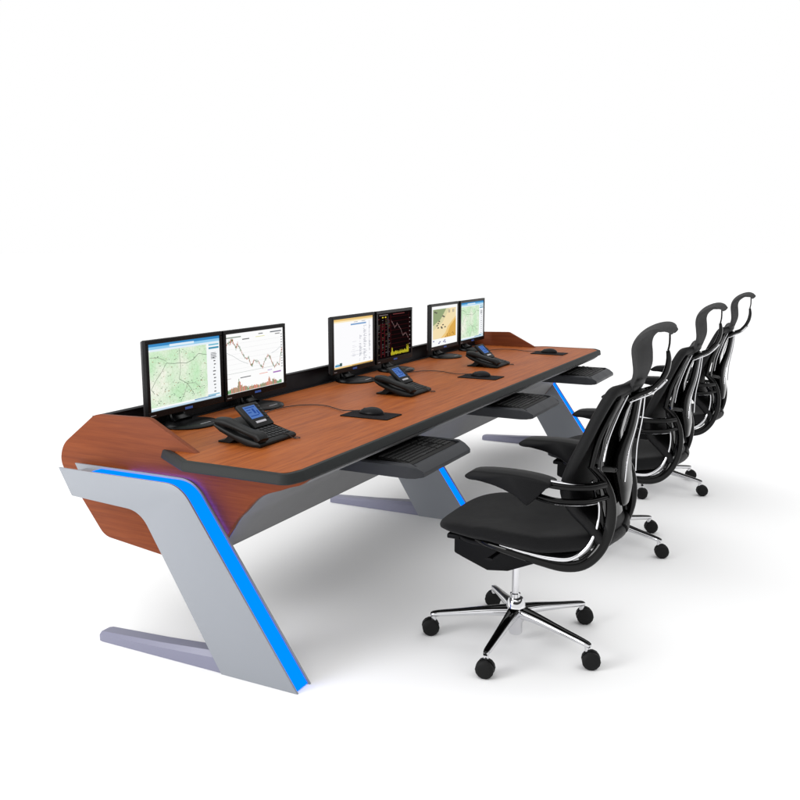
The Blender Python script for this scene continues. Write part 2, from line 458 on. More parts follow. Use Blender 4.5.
def pic_map(P, rng, dense=150):
    P.rect(0, 0, 1, 1, (250, 252, 253), 0)
    P.rect(0, .955, 1, 1, (60, 140, 200)); P.rect(0, .915, 1, .955, (150, 205, 238)); P.rect(.28, .93, .62, .965, (225, 240, 250), 2)
    P.rect(.02, .885, 1, .915, (228, 240, 248)); 
    P.rect(0.01, .055, .80, .885, MAPM)
    P.rect(.80, .05, 1, .885, (247, 249, 251)); P.rect(.83, .80, .985, .83, (70, 150, 180), 2); P.rect(.83, .855, .985, .88, (120, 190, 215), 2)
    for k in range(11): P.rect(.885+rng.random()*.02, .10+k*.055, .915+rng.random()*.02, .118+k*.055, (110, 110, 112), 2); 
    for k in range(6): P.rect(.86, .64+k*.018, .95-rng.random()*.03, .648+k*.018, (90, 95, 100), 3)
    P.rect(.0, .0, 1, .03, (196, 220, 238)); P.rect(.60, .035, .92, .05, (90, 150, 190), 2); P.rect(.8, .052, .98, .075, (150, 195, 215), 3)
    road = (128, 140, 124)
    P.line([(.41, .885), (.415, .70), (.42, .62), (.41, .50), (.39, .42), (.5, .33), (.56, .22), (.60, .12)], .0085, road)
    P.line([(.23, .69), (.33, .665), (.42, .66), (.50, .64), (.60, .68), (.68, .76), (.80, .72)], .0085, road)
    P.line([(.23, .69), (.17, .58), (.08, .45), (.02, .33), (.06, .26)], .0085, road)
    P.line([(.02, .80), (.12, .79), (.23, .72)], .008, (150, 158, 140)); P.line([(.50, .33), (.47, .2), (.40, .06)], .008, (150, 158, 140)); P.line([(.5, .33), (.62, .31), (.7, .2)], .008, (150, 158, 140))
    for k in range(dense):
        u, v = .03+rng.random()*.74, .075+rng.random()*.78
        if rng.random() < .35: v = .075+rng.random()*.3
        c = rng.choice([(110, 124, 108), (96, 108, 96), (130, 150, 126), (150, 168, 146), (176, 140, 110)])
        w = .007+rng.random()*.015; P.rect(u, v, u+w, v+.005+.006*rng.random(), c, 3)
def pic_chart(P, rng):
    P.rect(0, 0, 1, 1, (253, 253, 253), 0)
    g = (224, 224, 226)
    for k in range(6): P.line([(.0, .40+k*.085), (.93, .40+k*.085)], .003, g, 1)
    P.line([(0, .335), (.93, .335)], .005, (170, 178, 172), 1)
    P.rect(.0, .925, .25, .945, (150, 160, 150), 2); P.rect(.27, .875, .39, .893, (120, 120, 120), 2); P.rect(.55, .935, .63, .95, (110, 112, 116), 2); P.rect(.76, .935, .97, .955, (110, 115, 122), 2)
    P.rect(.85, .895, .94, .91, (120, 120, 120), 2); P.rect(.5, .89, .66, .90, (225, 225, 150), 2)
    for k in range(13): P.rect(.955, .30+k*.048, .985, .312+k*.048, (120, 122, 126), 2)
    ctrl = [(0, .80), (.03, .86), (.07, .86), (.1, .90), (.12, .85), (.16, .76), (.19, .82), (.24, .70), (.28, .61), (.33, .54), (.37, .56), (.40, .44), (.43, .42), (.46, .49), (.53, .47), (.58, .38), (.61, .35), (.66, .47), (.71, .54), (.75, .51), (.79, .39), (.83, .31), (.88, .38), (.92, .35), (.95, .52), (.985, .64)]
    pts = []
    for (a, b), (c, d) in zip(ctrl[:-1], ctrl[1:]):
        for k in range(4): s = k/4; pts.append((a+(c-a)*s, b+(d-b)*s+(rng.random()-.5)*.022))
    P.line([(0, .70), (.12, .62), (.22, .535), (.36, .455)], .005, (150, 160, 160)); P.line([(.78, .57), (.86, .60), (.98, .68)], .005, (150, 165, 170))
    P.line(pts, .006, (120, 110, 90), 3)
    for i, (u, v) in enumerate(pts):
        h = .02+rng.random()*.05*(1.6 if u < .25 else 1); c = (186, 100, 60) if math.sin(i*.9)+rng.random()*.8 > .4 else (70, 120, 62)
        P.rect(u-.003, v-h*.5, u+.003, v+h*.5, c, 4)
    P.rect(.0, .255, .07, .265, (200, 190, 190), 2)
    P.rect(.22, .235, .40, .250, (105, 105, 108), 2); P.rect(.55, .24, .70, .25, (235, 150, 130), 2); P.rect(.80, .21, .95, .235, (170, 120, 190), 2); P.rect(.70, .275, .78, .285, (150, 120, 190), 2)
    n = 90
    for k in range(n):
        u = .01+k/n*.95
        h = .035+rng.random()*.04
        for c0, a, w in ((.19, .15, .025), (.25, .06, .04), (.72, .10, .02), (.8, .04, .04), (.1, .05, .05)): h += a*math.exp(-((u-c0)/w)**2)*(.6+.6*rng.random())
        c = rng.choice([(190, 86, 50), (206, 120, 80), (92, 130, 60), (150, 110, 60)])
        if u > .86 or u < .06: c = (60, 140, 60)
        P.rect(u, .01, u+.0088, .01+h, c, 2)
def pic_sheet(P, rng):
    P.rect(0, 0, 1, 1, (252, 252, 254), 0)
    P.rect(0, .955, 1, 1, (236, 200, 130)); P.rect(0, .925, 1, .955, (252, 236, 196)); P.rect(0, .0, 1, .035, (238, 204, 140)); P.rect(.45, .006, .95, .022, (190, 150, 80), 2)
    P.rect(.42, .845, .82, .875, (120, 160, 205), 2); P.rect(.7, .9, .8, .91, (150, 150, 150), 2); P.rect(.5, .9, .6, .91, (160, 160, 160), 2)
    for k in range(46):
        v = .80-k*.016
        for c0, w in ((.63, .08), (.74, .10), (.89, .05)):
            if rng.random() < (.55 if c0 > .8 else .7) and not (c0 < .7 and k < 12): P.rect(c0+rng.random()*.02, v, c0+w*(.3+.7*rng.random()), v+.007, (150, 152, 166), 2)
        if 18 < k < 40 and rng.random() < .4: P.rect(.46, v, .52+rng.random()*.05, v+.006, (205, 205, 215), 2)
    P.rect(.90, .25, .905, .9, (120, 120, 130), 2)
    for v in (.30, .22): P.line([(.42, v), (.80, v)], .004, (170, 176, 190))
    P.rect(.03, .045, .14, .085, (80, 150, 190), 2); P.rect(.14, .045, .20, .11, (60, 90, 90), 3); P.rect(.05, .09, .12, .10, (160, 205, 220), 3)
def pic_dark(P, rng):
    P.rect(0, 0, 1, 1, (14, 7, 8), 0)
    r = (110, 28, 34)
    for k in range(9): P.line([(.38, .10+k*.1), (.93, .10+k*.1)], .004, (74, 20, 24), 1)
    P.line([(.38, .04), (.38, .96)], .006, r); P.line([(.94, .04), (.94, .96)], .006, (90, 24, 28)); P.line([(.30, .04), (.30, .93)], .01, (120, 110, 112)); P.line([(.10, .04), (.10, .78)], .014, (112, 32, 38)); P.line([(.20, .04), (.20, .78)], .014, (112, 32, 38))
    for k in range(26):
        v = .10+k*.031
        for c0 in (.02, .13, .23, .32):
            if rng.random() < .65: P.rect(c0, v, c0+.02+rng.random()*.03, v+.010, rng.choice([(104, 100, 100), (120, 44, 46), (96, 86, 60), (90, 84, 84)]), 2)
    P.rect(.13, .90, .17, .925, (220, 200, 60), 3); P.rect(.21, .90, .25, .925, (220, 200, 60), 3); P.rect(.05, .955, .3, .97, (130, 120, 120), 2); P.rect(.45, .95, .8, .965, (120, 60, 60), 2)
    pts = [(.40, .82), (.45, .74), (.5, .66), (.54, .70), (.58, .74), (.63, .66), (.68, .60), (.72, .52), (.76, .44), (.8, .49), (.86, .48), (.9, .40), (.93, .37)]
    q = []
    for (a, b), (c, d) in zip(pts[:-1], pts[1:]):
        for k in range(3): s = k/3; q.append((a+(c-a)*s, b+(d-b)*s+(rng.random()-.5)*.03))
    P.line(q, .006, (140, 128, 128), 3)
    for u, v in q: P.rect(u-.002, v-.015, u+.002, v+.02, (130, 84, 84), 4)
    for k in range(70):
        u = .385+k*.0079; h = .03+.045*rng.random()+(.08 if u > .86 else 0)*rng.random()*1.4+.12*math.exp(-((u-.42)/.015)**2)
        P.rect(u, .06-.03*rng.random(), u+.006, .06+h, (196, 186, 44), 2)
    for k in range(8): P.rect(.955, .12+k*.1, .985, .135+k*.1, (150, 140, 140), 2)
def pic_terrain(P, rng):
    P.rect(0, 0, 1, 1, (251, 251, 251), 0)
    P.rect(.06, .18, .94, .92, (244, 224, 178)); 
    P.poly([(.06, .92), (.56, .92), (.34, .66), (.06, .52)], (150, 166, 124), 2)
    P.poly([(.06, .52), (.34, .66), (.56, .92), (.68, .92), (.42, .58), (.06, .40)], (222, 214, 170), 3)
    P.poly([(.94, .64), (.94, .18), (.48, .18), (.62, .30), (.70, .44)], (222, 172, 84), 2)
    P.poly([(.48, .18), (.62, .30), (.70, .44), (.94, .64), (.94, .70), (.62, .46), (.52, .30), (.34, .18)], (240, 202, 130), 3)
    for k in range(28):
        P.rect(.06+rng.random()*.86, .2+rng.random()*.68, 0, 0, (0, 0, 0), 0) if False else None
    for u, v in ((.40, .72), (.44, .70), (.26, .60), (.22, .55), (.18, .50), (.22, .44), (.34, .45), (.40, .50), (.36, .42), (.48, .44), (.10, .84), (.15, .82)):
        P.rect(u, v, u+.06, v+.03, (92, 88, 80), 5)
    for u in (.64, .68, .80, .84): P.rect(u, .80, u+.02, .88, (130, 130, 130), 5)
    for k in range(14): P.rect(.50+rng.random()*.36, .19+rng.random()*.12, .0, .0, (0, 0, 0), 0) if False else P.rect(*(lambda a, b: (a, b, a+.03, b+.012))(.48+rng.random()*.38, .19+rng.random()*.10), (140, 104, 44), 5)
    for u, v in ((.26, .05), (.30, .08), (.44, .07), (.50, .05), (.48, .10), (.06, .12)): P.rect(u, v, u+.05, v+.03, (120, 120, 160), 2)

MW, MH, MZ = .476, .312, .060
def make_monitor_parts(root, pic, rng):
    # housing: frame ring + back shell ; local origin on desk under the middle of the panel, screen faces +x
    bm = bmesh.new()
    y0, y1, z0, z1 = -MW/2, MW/2, MZ, MZ+MH
    b, bb = (MW-SW)/2, .026
    prism(bm, [(y0, z0), (y1, z0), (y1, z0+bb), (y0, z0+bb)], 'x', -.012, .006, .0018, 1)
    prism(bm, [(y0, z1-b), (y1, z1-b), (y1, z1), (y0, z1)], 'x', -.012, .006, .0018, 1)
    prism(bm, [(y0, z0+bb+.0001), (y0+b, z0+bb+.0001), (y0+b, z1-b-.0001), (y0, z1-b-.0001)], 'x', -.0121, .0059, .0018, 1)
    prism(bm, [(y1-b, z0+bb+.0001), (y1, z0+bb+.0001), (y1, z1-b-.0001), (y1-b, z1-b-.0001)], 'x', -.0121, .0059, .0018, 1)
    finish('bezel', bm, MON, root, 35)
    bm = bmesh.new()
    add_box(bm, -.026, -.0125, y0+.003, y1-.003, z0+.003, z1-.003, .006, 2)
    add_box(bm, -.0544, -.0262, y0+.09, y1-.09, z0+.05, z1-.06, .008, 2)
    finish('back_cover', bm, MONG, root, 35)
    P = Picture(.0015, -SW/2-.001, z0+bb-.001, SW+.002, z1-b-z0-bb+.002)
    pic(P, rng); P.done('screen', root)
    bm = bmesh.new()
    add_box(bm, -.075, -.0545, -.035, .035, .012, .21, .006, 2)
    sweep(bm, [(-.03, 0, .010), (-.055, 0, .03), (-.066, 0, .06)], [.06, .045, .038], [.02, .012, .009], n=4, power=3)
    finish('neck', bm, MON, root)
    bm = bmesh.new()
    lathe(bm, [(0, .0005), (.118, .0005), (.122, .004), (.120, .009), (.10, .0135), (.05, .016), (0, .017)], 48, mat=Matrix.Translation((.012, 0, 0)) @ Matrix.Diagonal((.90, 1.03, 1, 1)))
    base = finish('stand_base', bm, MON, root, 60)
    bm = bmesh.new()
    for k in range(9):
        w = .0045 if k not in (3,) else .006
        add_box(bm, 0.088, .0945, -.030+k*.0070, -.030+k*.0070+w*.9, .0128, .0146, 0)
    finish('lettering', bm, MARK, base, 0)
    bm = bmesh.new(); add_box(bm, .0062, .0072, -.024, .024, z0+.006, z0+.016, .0004, 1)
    finish('badge', bm, BADGE, root, 0)
    bm = bmesh.new()
    for k in range(4): add_box(bm, .0062, .0068, y0+.012+k*.008, y0+.0175+k*.008, z0+.009, z0+.012, 0)
    finish('model_mark', bm, MARK, root, 0)
specs = [
 (.275, pic_map, 'black monitor showing a green road map, nearest to the camera'),
 (.751, pic_chart, 'black monitor showing a white stock chart with red and green bars'),
 (1.680, pic_sheet, 'black monitor showing a white spreadsheet with cream borders'),
 (2.168, pic_dark, 'black monitor with dark screen, red lines and a yellow graph'),
 (2.940, pic_terrain, 'black monitor showing a green and orange terrain picture'),
 (3.430, pic_map, 'black monitor showing a pale green map, farthest on the desk')]
for i, (y, pic, lab) in enumerate(specs):
    r = thing('monitor', lab, 'monitor', (-.552+.006*(i % 2), y+MW/2+.002*(i % 2), ZT+.0006), 'monitors in pairs along the rear of the desk')
    make_monitor_parts(r, pic, random.Random(11 if pic is pic_map else 30+i))

# ------------------------------------------------------------------ desk phones
def make_phone():
    r = thing('desk_phone', 'black desk phone with small blue screen, nearest one, in front of the chart monitor', 'telephone', (-.015, .268, ZT+.0008), 'desk phones on the cherry desktop')
    # local: front edge at x=0 from y=0 to .236 ; rear towards -x
    W_ = .240
    bm = bmesh.new()
    prof = [(0, .000), (.006, .004), (.006, .012), (-.002, .018), (-.11, .040), (-.205, .074), (-.212, .068), (-.18, .046), (-.12, .022), (-.06, .002)]
    prism(bm, round_poly([(a, b, .003) for a, b in prof], 0, 2), 'y', .0, W_, .004, 2)
    finish('phone_body', bm, PHONE, r, 35)
    # rear prop foot
    bm = bmesh.new()
    prism(bm, [(-.205, .0), (-.15, .0), (-.11, .026), (-.14, .044), (-.175, .012), (-.205, .006)], 'y', .02, W_-.02, .002, 1)
    finish('prop_foot', bm, PHONE, r, 35)
    # display head, tilted up
    head = bmesh.new()
    T = Matrix.Translation((-.116, .184, .047)) @ Matrix.Rotation(math.radians(42), 4, 'Y')
    # panel lies in local xy: x from 0 (bottom) to -.13 (top)
    add_box(head, -.107, .012, -.064, .064, -.008, .008, .004, 2, mat=T)
    hd = finish('display_head', head, PHONE, r, 35)
    bm = bmesh.new()
    add_box(bm, -.092, -.030, -.042, .034, .0081, .0090, .0003, 1, mat=T)
    finish('phone_screen', bm, emat('phone_lcd', srgb(84, 120, 186), 1.), hd, 0)
    bm = bmesh.new()
    for (a, b_, c, d) in ((-.086, -.082, -.036, .026), (-.074, -.070, -.036, -.010), (-.076, -.052, -.002, .010), (-.062, -.058, -.036, -.014), (-.044, -.040, -.036, .016), (-.064, -.044, .018, .026)):
        add_box(bm, a, b_, c, d, .0091, .0095, 0, mat=T)
    finish('screen_icons', bm, emat('phone_lcd_dark', srgb(42, 76, 150), 1.), hd, 0)
    bm = bmesh.new(); add_box(bm, -.016, -.006, -.034, .030, .0081, .0094, .0004, 1, mat=T)
    finish('name_strip', bm, MARK, hd, 0)
    bm = bmesh.new()
    for k in range(6): add_box(bm, -.098+k*.0145, -.089+k*.0145, .046, .060, .0081, .0105, .001, 1, mat=T)
    finish('side_buttons', bm, PHKEY, hd)
    # keypad on the sloping body
    bm = bmesh.new()
    K = Matrix.Translation((-.012, .085, .0205)) @ Matrix.Rotation(math.radians(11.6), 4, 'Y')
    for i in range(5):
        for j in range(6):
            add_box(bm, -.016-i*.018, -.003-i*.018, .004+j*.024, .022+j*.024, 0, .0028, .001, 1, mat=K)
    finish('keypad', bm, PHKEY, r)
    # handset on the left side of the body
    bm = bmesh.new()
    sweep(bm, [(.006, .020, .026), (-.01, .022, .040), (-.055, .024, .050), (-.11, .028, .064), (-.165, .030, .078), (-.205, .032, .080)], [.027, .028, .022, .022, .028, .027], [.014, .017, .012, .012, .017, .014], n=5, power=3.2)
    sweep(bm, [(-.012, .024, .034), (-.010, .024, .018)], [.024, .020], [.022, .018], n=2, power=3)
    sweep(bm, [(-.180, .030, .074), (-.176, .030, .058)], [.024, .020], [.022, .018], n=2, power=3)
    finish('handset', bm, PHONE, r, 50)
    # small coiled cord end at front right
    bm = bmesh.new()
    pts = [(-.03, .17, .022), (.0, .185, .020), (.012, .195, .006), (.025, .205, .003)]
    for k in range(11):
        a = k/10*2*PI; pts.append((.030+.011*math.cos(a+PI), .208+.012*math.sin(a+PI), .003+.001*k/10))
    sweep(bm, pts, .0016, .0016, ns=6, n=3)
    finish('phone_cord', bm, CORD, r)
    return r
ph = make_phone()
plabels = ['black desk phone with small blue screen, the nearest one, before the map and chart monitors',
           'black desk phone in front of the dark screen monitor, middle of the desk',
           'black desk phone farthest along the desk, before the terrain and far map monitors']
for i, y in enumerate((.268, 1.540, 2.760)):
    o = ph if i == 0 else dup(ph)
    o.location = (-.015, y, ZT+.0008); o['label'] = plabels[i]
# ------------------------------------------------------------------ mouse pads and mice
padl = ['square black mouse pad nearest to the camera on the wooden desktop', 'black mouse pad on the middle of the desktop, above the second keyboard tray', 'black mouse pad at the far end of the desktop']
mol = ['black computer mouse on the nearest mouse pad, cord running toward the nearest phone', 'black computer mouse on the middle mouse pad', 'black computer mouse on the far mouse pad at the desk end']
bm = bmesh.new(); prism(bm, round_poly([(-.118, -.075), (.118, -.075), (.118, .075), (-.118, .075)], .008, 4), 'z', 0, .0032, .0006, 1)
pad0 = finish('mouse_pad', bm, PAD)
mo0 = thing('computer_mouse', mol[0], 'mouse', (0, 0, 0), 'mice on the mouse pads')
bm = bmesh.new()
t = bmesh.new(); bmesh.ops.create_uvsphere(t, u_segments=28, v_segments=16, radius=1)
for v in t.verts:
    x, y, z = v.co
    v.co = Vector((x*.062, y*.035*(1-.12*max(0, -x)), max(z, -.02)*.030*(1+.18*x)))
merge(bm, t)
finish('mouse_shell', bm, MOUSE, mo0, 60)
bm = bmesh.new(); lathe(bm, [(0, -.004), (.009, -.004), (.010, 0), (.009, .004), (0, .004)], 18, mat=Matrix.Translation((-.032, 0, .0150)), axis='y')
finish('scroll_wheel', bm, PHKEY, mo0)
bm = bmesh.new()
sweep(bm, [(-.058, 0, .010), (-.085, .0, .007), (-.115, -.012, .006), (-.148, .0, .003), (-.19, .03, .0), (-.30, .085, .0), (-.395, .05, .0), (-.44, -.05, .0), (-.44, -.17, .0), (-.40, -.30, .0), (-.31, -.42, .0), (-.22, -.50, .0)], .0022, .0022, ns=8, n=6)
finish('mouse_cord', bm, CORD, mo0)
for i, (y0, y1) in enumerate(((.952, 1.105), (2.275, 2.44), (3.605, 3.775))):
    p = pad0 if i == 0 else pad0.copy()
    if i: COL.objects.link(p)
    p.location = (.040, (y0+y1)/2, ZT+.0012); tag(p, padl[i], 'mouse pad', 'mouse pads on the desktop')
    o = mo0 if i == 0 else dup(mo0)
    o.location = (.032, (y0+y1)/2+.018, ZT+.0052); o['label'] = mol[i]
kbl = ['black computer keyboard lying on the nearest pull-out tray', 'black computer keyboard on the middle pull-out tray', 'black computer keyboard on the farthest pull-out tray']
for i in range(3):
    o = kb if i == 0 else dup(kb)
    o.location = (.322, TY[i]+.2675, .6485); o['label'] = kbl[i]

# ------------------------------------------------------------------ office chair (faces -x)
def make_chair():
    c = thing('office_chair', 'black mesh office chair', 'chair', (0, 0, 0), 'black office chairs lined up behind the desk')
    # hub and column
    bm = bmesh.new()
    lathe(bm, [(0, .030), (.024, .030), (.026, .034), (.026, .075), (.034, .085), (.040, .110), (.038, .140), (.031, .165), (.026, .172), (0, .172)], 32)
    finish('hub', bm, CHROME, c, 50, loc=(.012, 0, 0))
    bm = bmesh.new(); lathe(bm, [(0, .1725), (.020, .1725), (.020, .19), (.0135, .192), (.0135, .33), (0, .33)], 28)
    finish('gas_column', bm, CHROME, c, 40, loc=(.008, 0, 0))
    for k in range(5):
        a = math.radians(54+72*k); R = Matrix.Rotation(a, 4, 'Z'); d = Vector((math.cos(a), math.sin(a), 0)); s = Vector((-d.y, d.x, 0))
        bm = bmesh.new()
        sweep(bm, [d*.022+Vector((0, 0, .118)), d*.11+Vector((0, 0, .112)), d*.22+Vector((0, 0, .099)), d*.305+Vector((0, 0, .088)), d*.330+Vector((0, 0, .082))], [.025, .020, .016, .013, .008], [.019, .015, .011, .009, .006], side=s, n=5, power=3)
        sweep(bm, [d*.318+Vector((0, 0, .085)), d*.320+Vector((0, 0, .062))], .010, .010, side=s, n=2)
        leg = finish('base_arm', bm, CHROME, c, 50, loc=(.014, 0, 0))
        bm = bmesh.new()
        sweep(bm, [d*.030+Vector((0, 0, .136)), d*.11+Vector((0, 0, .1255)), d*.22+Vector((0, 0, .1085)), d*.312+Vector((0, 0, .0950)), d*.331+Vector((0, 0, .0885))], [.022, .017, .0135, .011, .006], [.0045, .0045, .004, .0035, .0025], side=s, n=5, power=2.6)
        finish('arm_cap', bm, GLOSS, leg, 50)
        # caster: two wheels either side of a small hood, swivelled individually
        bm = bmesh.new(); sw = math.radians((25, 12, 30, 8, 20)[k])
        M = Matrix.Translation((d.x*.333, d.y*.333, .0335)) @ Matrix.Rotation(sw, 4, 'Z')
        for yy in (-.0125, .0125):
            lathe(bm, [(0, -.012), (.020, -.0125), (.029, -.010), (.0335, -.005), (.0335, .005), (.029, .010), (.020, .0125), (0, .012)], 14, mat=M @ Matrix.Translation((0, yy, 0)), axis='y')
        cs = finish('caster', bm, CASTER, c, 40, loc=(.016, 0, 0))
        bm = bmesh.new()
        hood = [(.0345*math.cos(t), .0345*math.sin(t)) for t in [math.radians(v) for v in range(15, 166, 15)]]
        hood = hood+[(.012*math.cos(t), .012*math.sin(t)) for t in [math.radians(v) for v in range(165, 14, -30)]]
        t = bmesh.new(); prism(t, hood, 'y', -.004, .004); merge(bm, t, mat=M)
        finish('caster_hood', bm, PLAST, cs, 40)
    # mechanism box below the seat
    bm = bmesh.new()
    prism(bm, round_poly([(-.205, .425), (-.205, .352), (-.17, .338), (-.07, .302), (.01, .312), (.14, .370), (.19, .40), (.19, .425)], .010, 3), 'y', -.105, .105, .006, 2)
    add_box(bm, -.212, -.16, -.16, .16, .424, .443, .006)
    finish('tilt_mechanism', bm, PLAST, c, 35)
    bm = bmesh.new(); sweep(bm, [(-.10, .10, .39), (-.10, .20, .392), (-.10, .235, .392)], [.008, .008, .016], [.006, .006, .005], side=Vector((1, 0, 0)), n=3)
    finish('lever', bm, PLAST, c)
    bm = bmesh.new(); sweep(bm, [(-.02, -.10, .385), (-.02, -.19, .39), (-.02, -.22, .392)], [.008, .008, .016], [.006, .006, .005], side=Vector((1, 0, 0)), n=3)
    finish('lever', bm, PLAST, c)
    # seat cushion
    bm = bmesh.new()
    N = 64
    def plan(k, s):
        a = 2*PI*k/N; ca, sa = math.cos(a), math.sin(a)
        p = 2/4.4
        X = math.copysign(abs(ca)**p, ca); Y = math.copysign(abs(sa)**p, sa)
        hy = .262-.030*max(0, X)**2-.012*max(0, -X)**3
        return (.066+X*.306*s-(.015*(1-Y*Y) if X < -.3 else 0)*s, Y*hy*s)
    def topz(x, y):
        u = (x-.068)/.30
        z = .508
        z -= .016*max(0, (-u-.55)/.45)**2 if u < -.55 else 0      # waterfall
        z += .012*(abs(y)/.26)**2*(1 if u > -.4 else .5)
        z += .018*max(0, u-.3)
        z -= .012*math.exp(-((u-.25)/.35)**2)
        return z
    rings = []
    for s, dz, mode in ((.86, .060, 'b'), (.95, .052, 'b'), (.995, .036, 'b'), (1.0, .022, 'b'), (.99, .010, 't'), (.965, .002, 't'), (.93, -.002, 't'), (.84, -.003, 't'), (.7, -.002, 't'), (.5, 0, 't'), (.28, 0, 't'), (.1, 0, 't')):
        ring = []
        for k in range(N):
            x, y = plan(k, s); ring.append(bm.verts.new((x, y, topz(x, y)-dz*(1-.35*max(0, min(1, (-x+.05)/.25))))))
        rings.append(ring)
    for A, B in zip(rings[:-1], rings[1:]):
        for k in range(N): bm.faces.new((A[k], A[(k+1) % N], B[(k+1) % N], B[k]))
    bm.faces.new(rings[0]); bm.faces.new(rings[-1])
    seat = finish('seat', bm, FABRIC, c, 60)
    bm = bmesh.new()
    ring = []
    prism(bm, [plan(k, .80) for k in range(0, N, 1)], 'z', .432, .446, .003, 1)
    finish('seat_pan', bm, PLAST, seat, 40)
    # side frame loops (glossy): from under the seat, back, then up to the back joint
    for sgn in (-1, 1):
        y = sgn*.262
        bm = bmesh.new()
        path = [(a_, sgn*b_, c_) for a_, b_, c_ in ((-.075, .195, .452), (-.02, .218, .448), (.06, .232, .440), (.16, .230, .423), (.25, .215, .409), (.315, .198, .422), (.363, .184, .470), (.390, .172, .54), (.397, .168, .61), (.388, .168, .672), (.362, .172, .726), (.322, .182, .768))]
        sweep(bm, path, [.012]*2+[.013]*8+[.012, .010], [.009, .012, .015, .017, .019, .020, .020, .020, .019, .017, .015, .011], n=6, power=2.3, ns=18)
        fr = finish('side_frame', bm, GLOSS, c, 60)
        bm = bmesh.new()   # chrome inner rib of the loop
        pin = [(a_, sgn*b_, c_) for a_, b_, c_ in ((.03, .236, .462), (.12, .238, .449), (.21, .228, .438), (.275, .210, .441), (.325, .196, .482), (.352, .184, .545), (.360, .180, .612), (.352, .180, .668), (.332, .183, .715))]
        sweep(bm, pin, .014, [.005, .007, .010, .010, .009, .007, .006, .006, .005], n=6, ns=12)
        finish('chrome_rib', bm, CHROME, fr, 60)
        # arm bracket: flat loop between back joint and arm pad
        ya = sgn*.285
        bm = bmesh.new()
        sweep(bm, [(.372, sgn*.185, .708), (.335, sgn*.245, .709), (.26, ya, .712), (.19, ya, .716), (.15, ya, .720)], .017, .011, n=5, power=3, ns=16)
        sweep(bm, [(.380, sgn*.185, .664), (.335, sgn*.250, .662), (.25, ya, .662), (.19, ya, .668), (.155, ya, .676)], .013, .008, n=5, power=2.4, ns=14)
        br = finish('arm_bracket', bm, GLOSS, c, 60)
        bm = bmesh.new()
        sweep(bm, [(.325, sgn*.264, .7225), (.27, ya, .7245), (.19, ya, .7285)], .011, .0022, n=4, ns=10)
        sweep(bm, [(.355, sgn*.225, .653), (.32, sgn*.270, .6525), (.25, ya*1.01, .651), (.19, ya*1.01, .657), (.160, ya*1.01, .666)], .0135, .0035, n=4, ns=10)
        finish('chrome_strip', bm, CHROME, br, 60)
        # arm pad : blade with a wedge dropping at its rear
        bm = bmesh.new()
        top = [(-.075, .722), (-.045, .738), (.03, .744), (.11, .744), (.18, .738), (.222, .728), (.228, .715), (.205, .700), (.17, .660), (.150, .642), (.135, .648), (.10, .672), (.04, .695), (-.02, .706), (-.06, .706), (-.078, .712)]
        oc = catmull([(a, b, 0) for a, b in top], 3, True)
        def hw(x): return .044-.012*max(0, (.0-x)/.08)
        t = bmesh.new(); n_ = len(oc)
        lay = []
        for q, sc in ((-1, .80), (-.96, .92), (-.82, 1.), (.82, 1.), (.96, .92), (1, .80)):
            cx_, cz_ = .08, .712
            lay.append([t.verts.new((cx_+(p.x-cx_)*(1-(1-sc)*.12), ya+q*hw(p.x), p.y if sc == 1 else (cz_+(p.y-cz_)*sc))) for p in oc])
        for A, B in zip(lay[:-1], lay[1:]):
            for k in range(n_): t.faces.new((A[k], A[(k+1) % n_], B[(k+1) % n_], B[k]))
        t.faces.new(lay[0]); t.faces.new(lay[-1]); merge(bm, t)
        finish('armrest_pad', bm, PLAST, c, 60)
    # chrome cross yoke low at the rear, joining both loops
    for q in (-1, 1):
        bm = bmesh.new(); sweep(bm, [(.15, .09*q, .402), (.20, .15*q, .412), (.245, .198*q, .414)], .013, .009, side=Vector((1, 0, 0)), n=4)
        finish('rear_yoke', bm, CHROME, c, 60)
    # backrest
    prof = [(.372, .500), (.330, .560), (.272, .625), (.252, .690), (.276, .770), (.312, .850), (.345, .925), (.380, 1.000), (.398, 1.028)]
    pf = catmull([(a, 0, b) for a, b in prof], 5)
    grid = []
    for i, p in enumerate(pf):
        s = i/(len(pf)-1); row = []
        w = .170+.060*math.sin(min(1, s*2.0)*PI/2)-.030*max(0, s-.75)/.25
        for j in range(17):
            v = j/8-1
            row.append((p.x-.030*(v*v)+.030+(.0), v*w, p.z+.0*v*v))
        grid.append(row)
    bm = bmesh.new(); sheet(bm, grid, .012)
    back = finish('backrest', bm, MESHM, c, 60)
    # padded rim running round the backrest
    bm = bmesh.new()
    rim = [grid[i][0] for i in range(0, len(grid), 3)]+[grid[-1][j] for j in range(1, 16, 3)]+[grid[i][16] for i in range(len(grid)-1, -1, -3)]+[grid[0][j] for j in range(14, 1, -4)]
    sweep(bm, rim, .017, .019, side=Vector((0, 1, 0)), closed=True, n=3, ns=12)
    finish('backrest_rim', bm, MESHM, back, 60)
    # top bar
    bm = bmesh.new()
    sweep(bm, [(.396, -.175, 1.012), (.416, -.10, 1.026), (.424, 0, 1.030), (.416, .10, 1.026), (.396, .175, 1.012)], .022, .016, side=Vector((1, 0, 0)), n=5, power=2.6)
    finish('top_bar', bm, PLAST, back, 60)
    # spine and struts behind the back
    bm = bmesh.new()
    sweep(bm, [(.405, 0, .600), (.402, 0, .66), (.392, 0, .73), (.398, 0, .80), (.420, 0, .88), (.432, 0, .95), (.440, 0, 1.01)], [.040, .075, .095, .075, .05, .04, .04], [.012, .022, .024, .020, .015, .013, .012], n=5, power=2.8, ns=18)
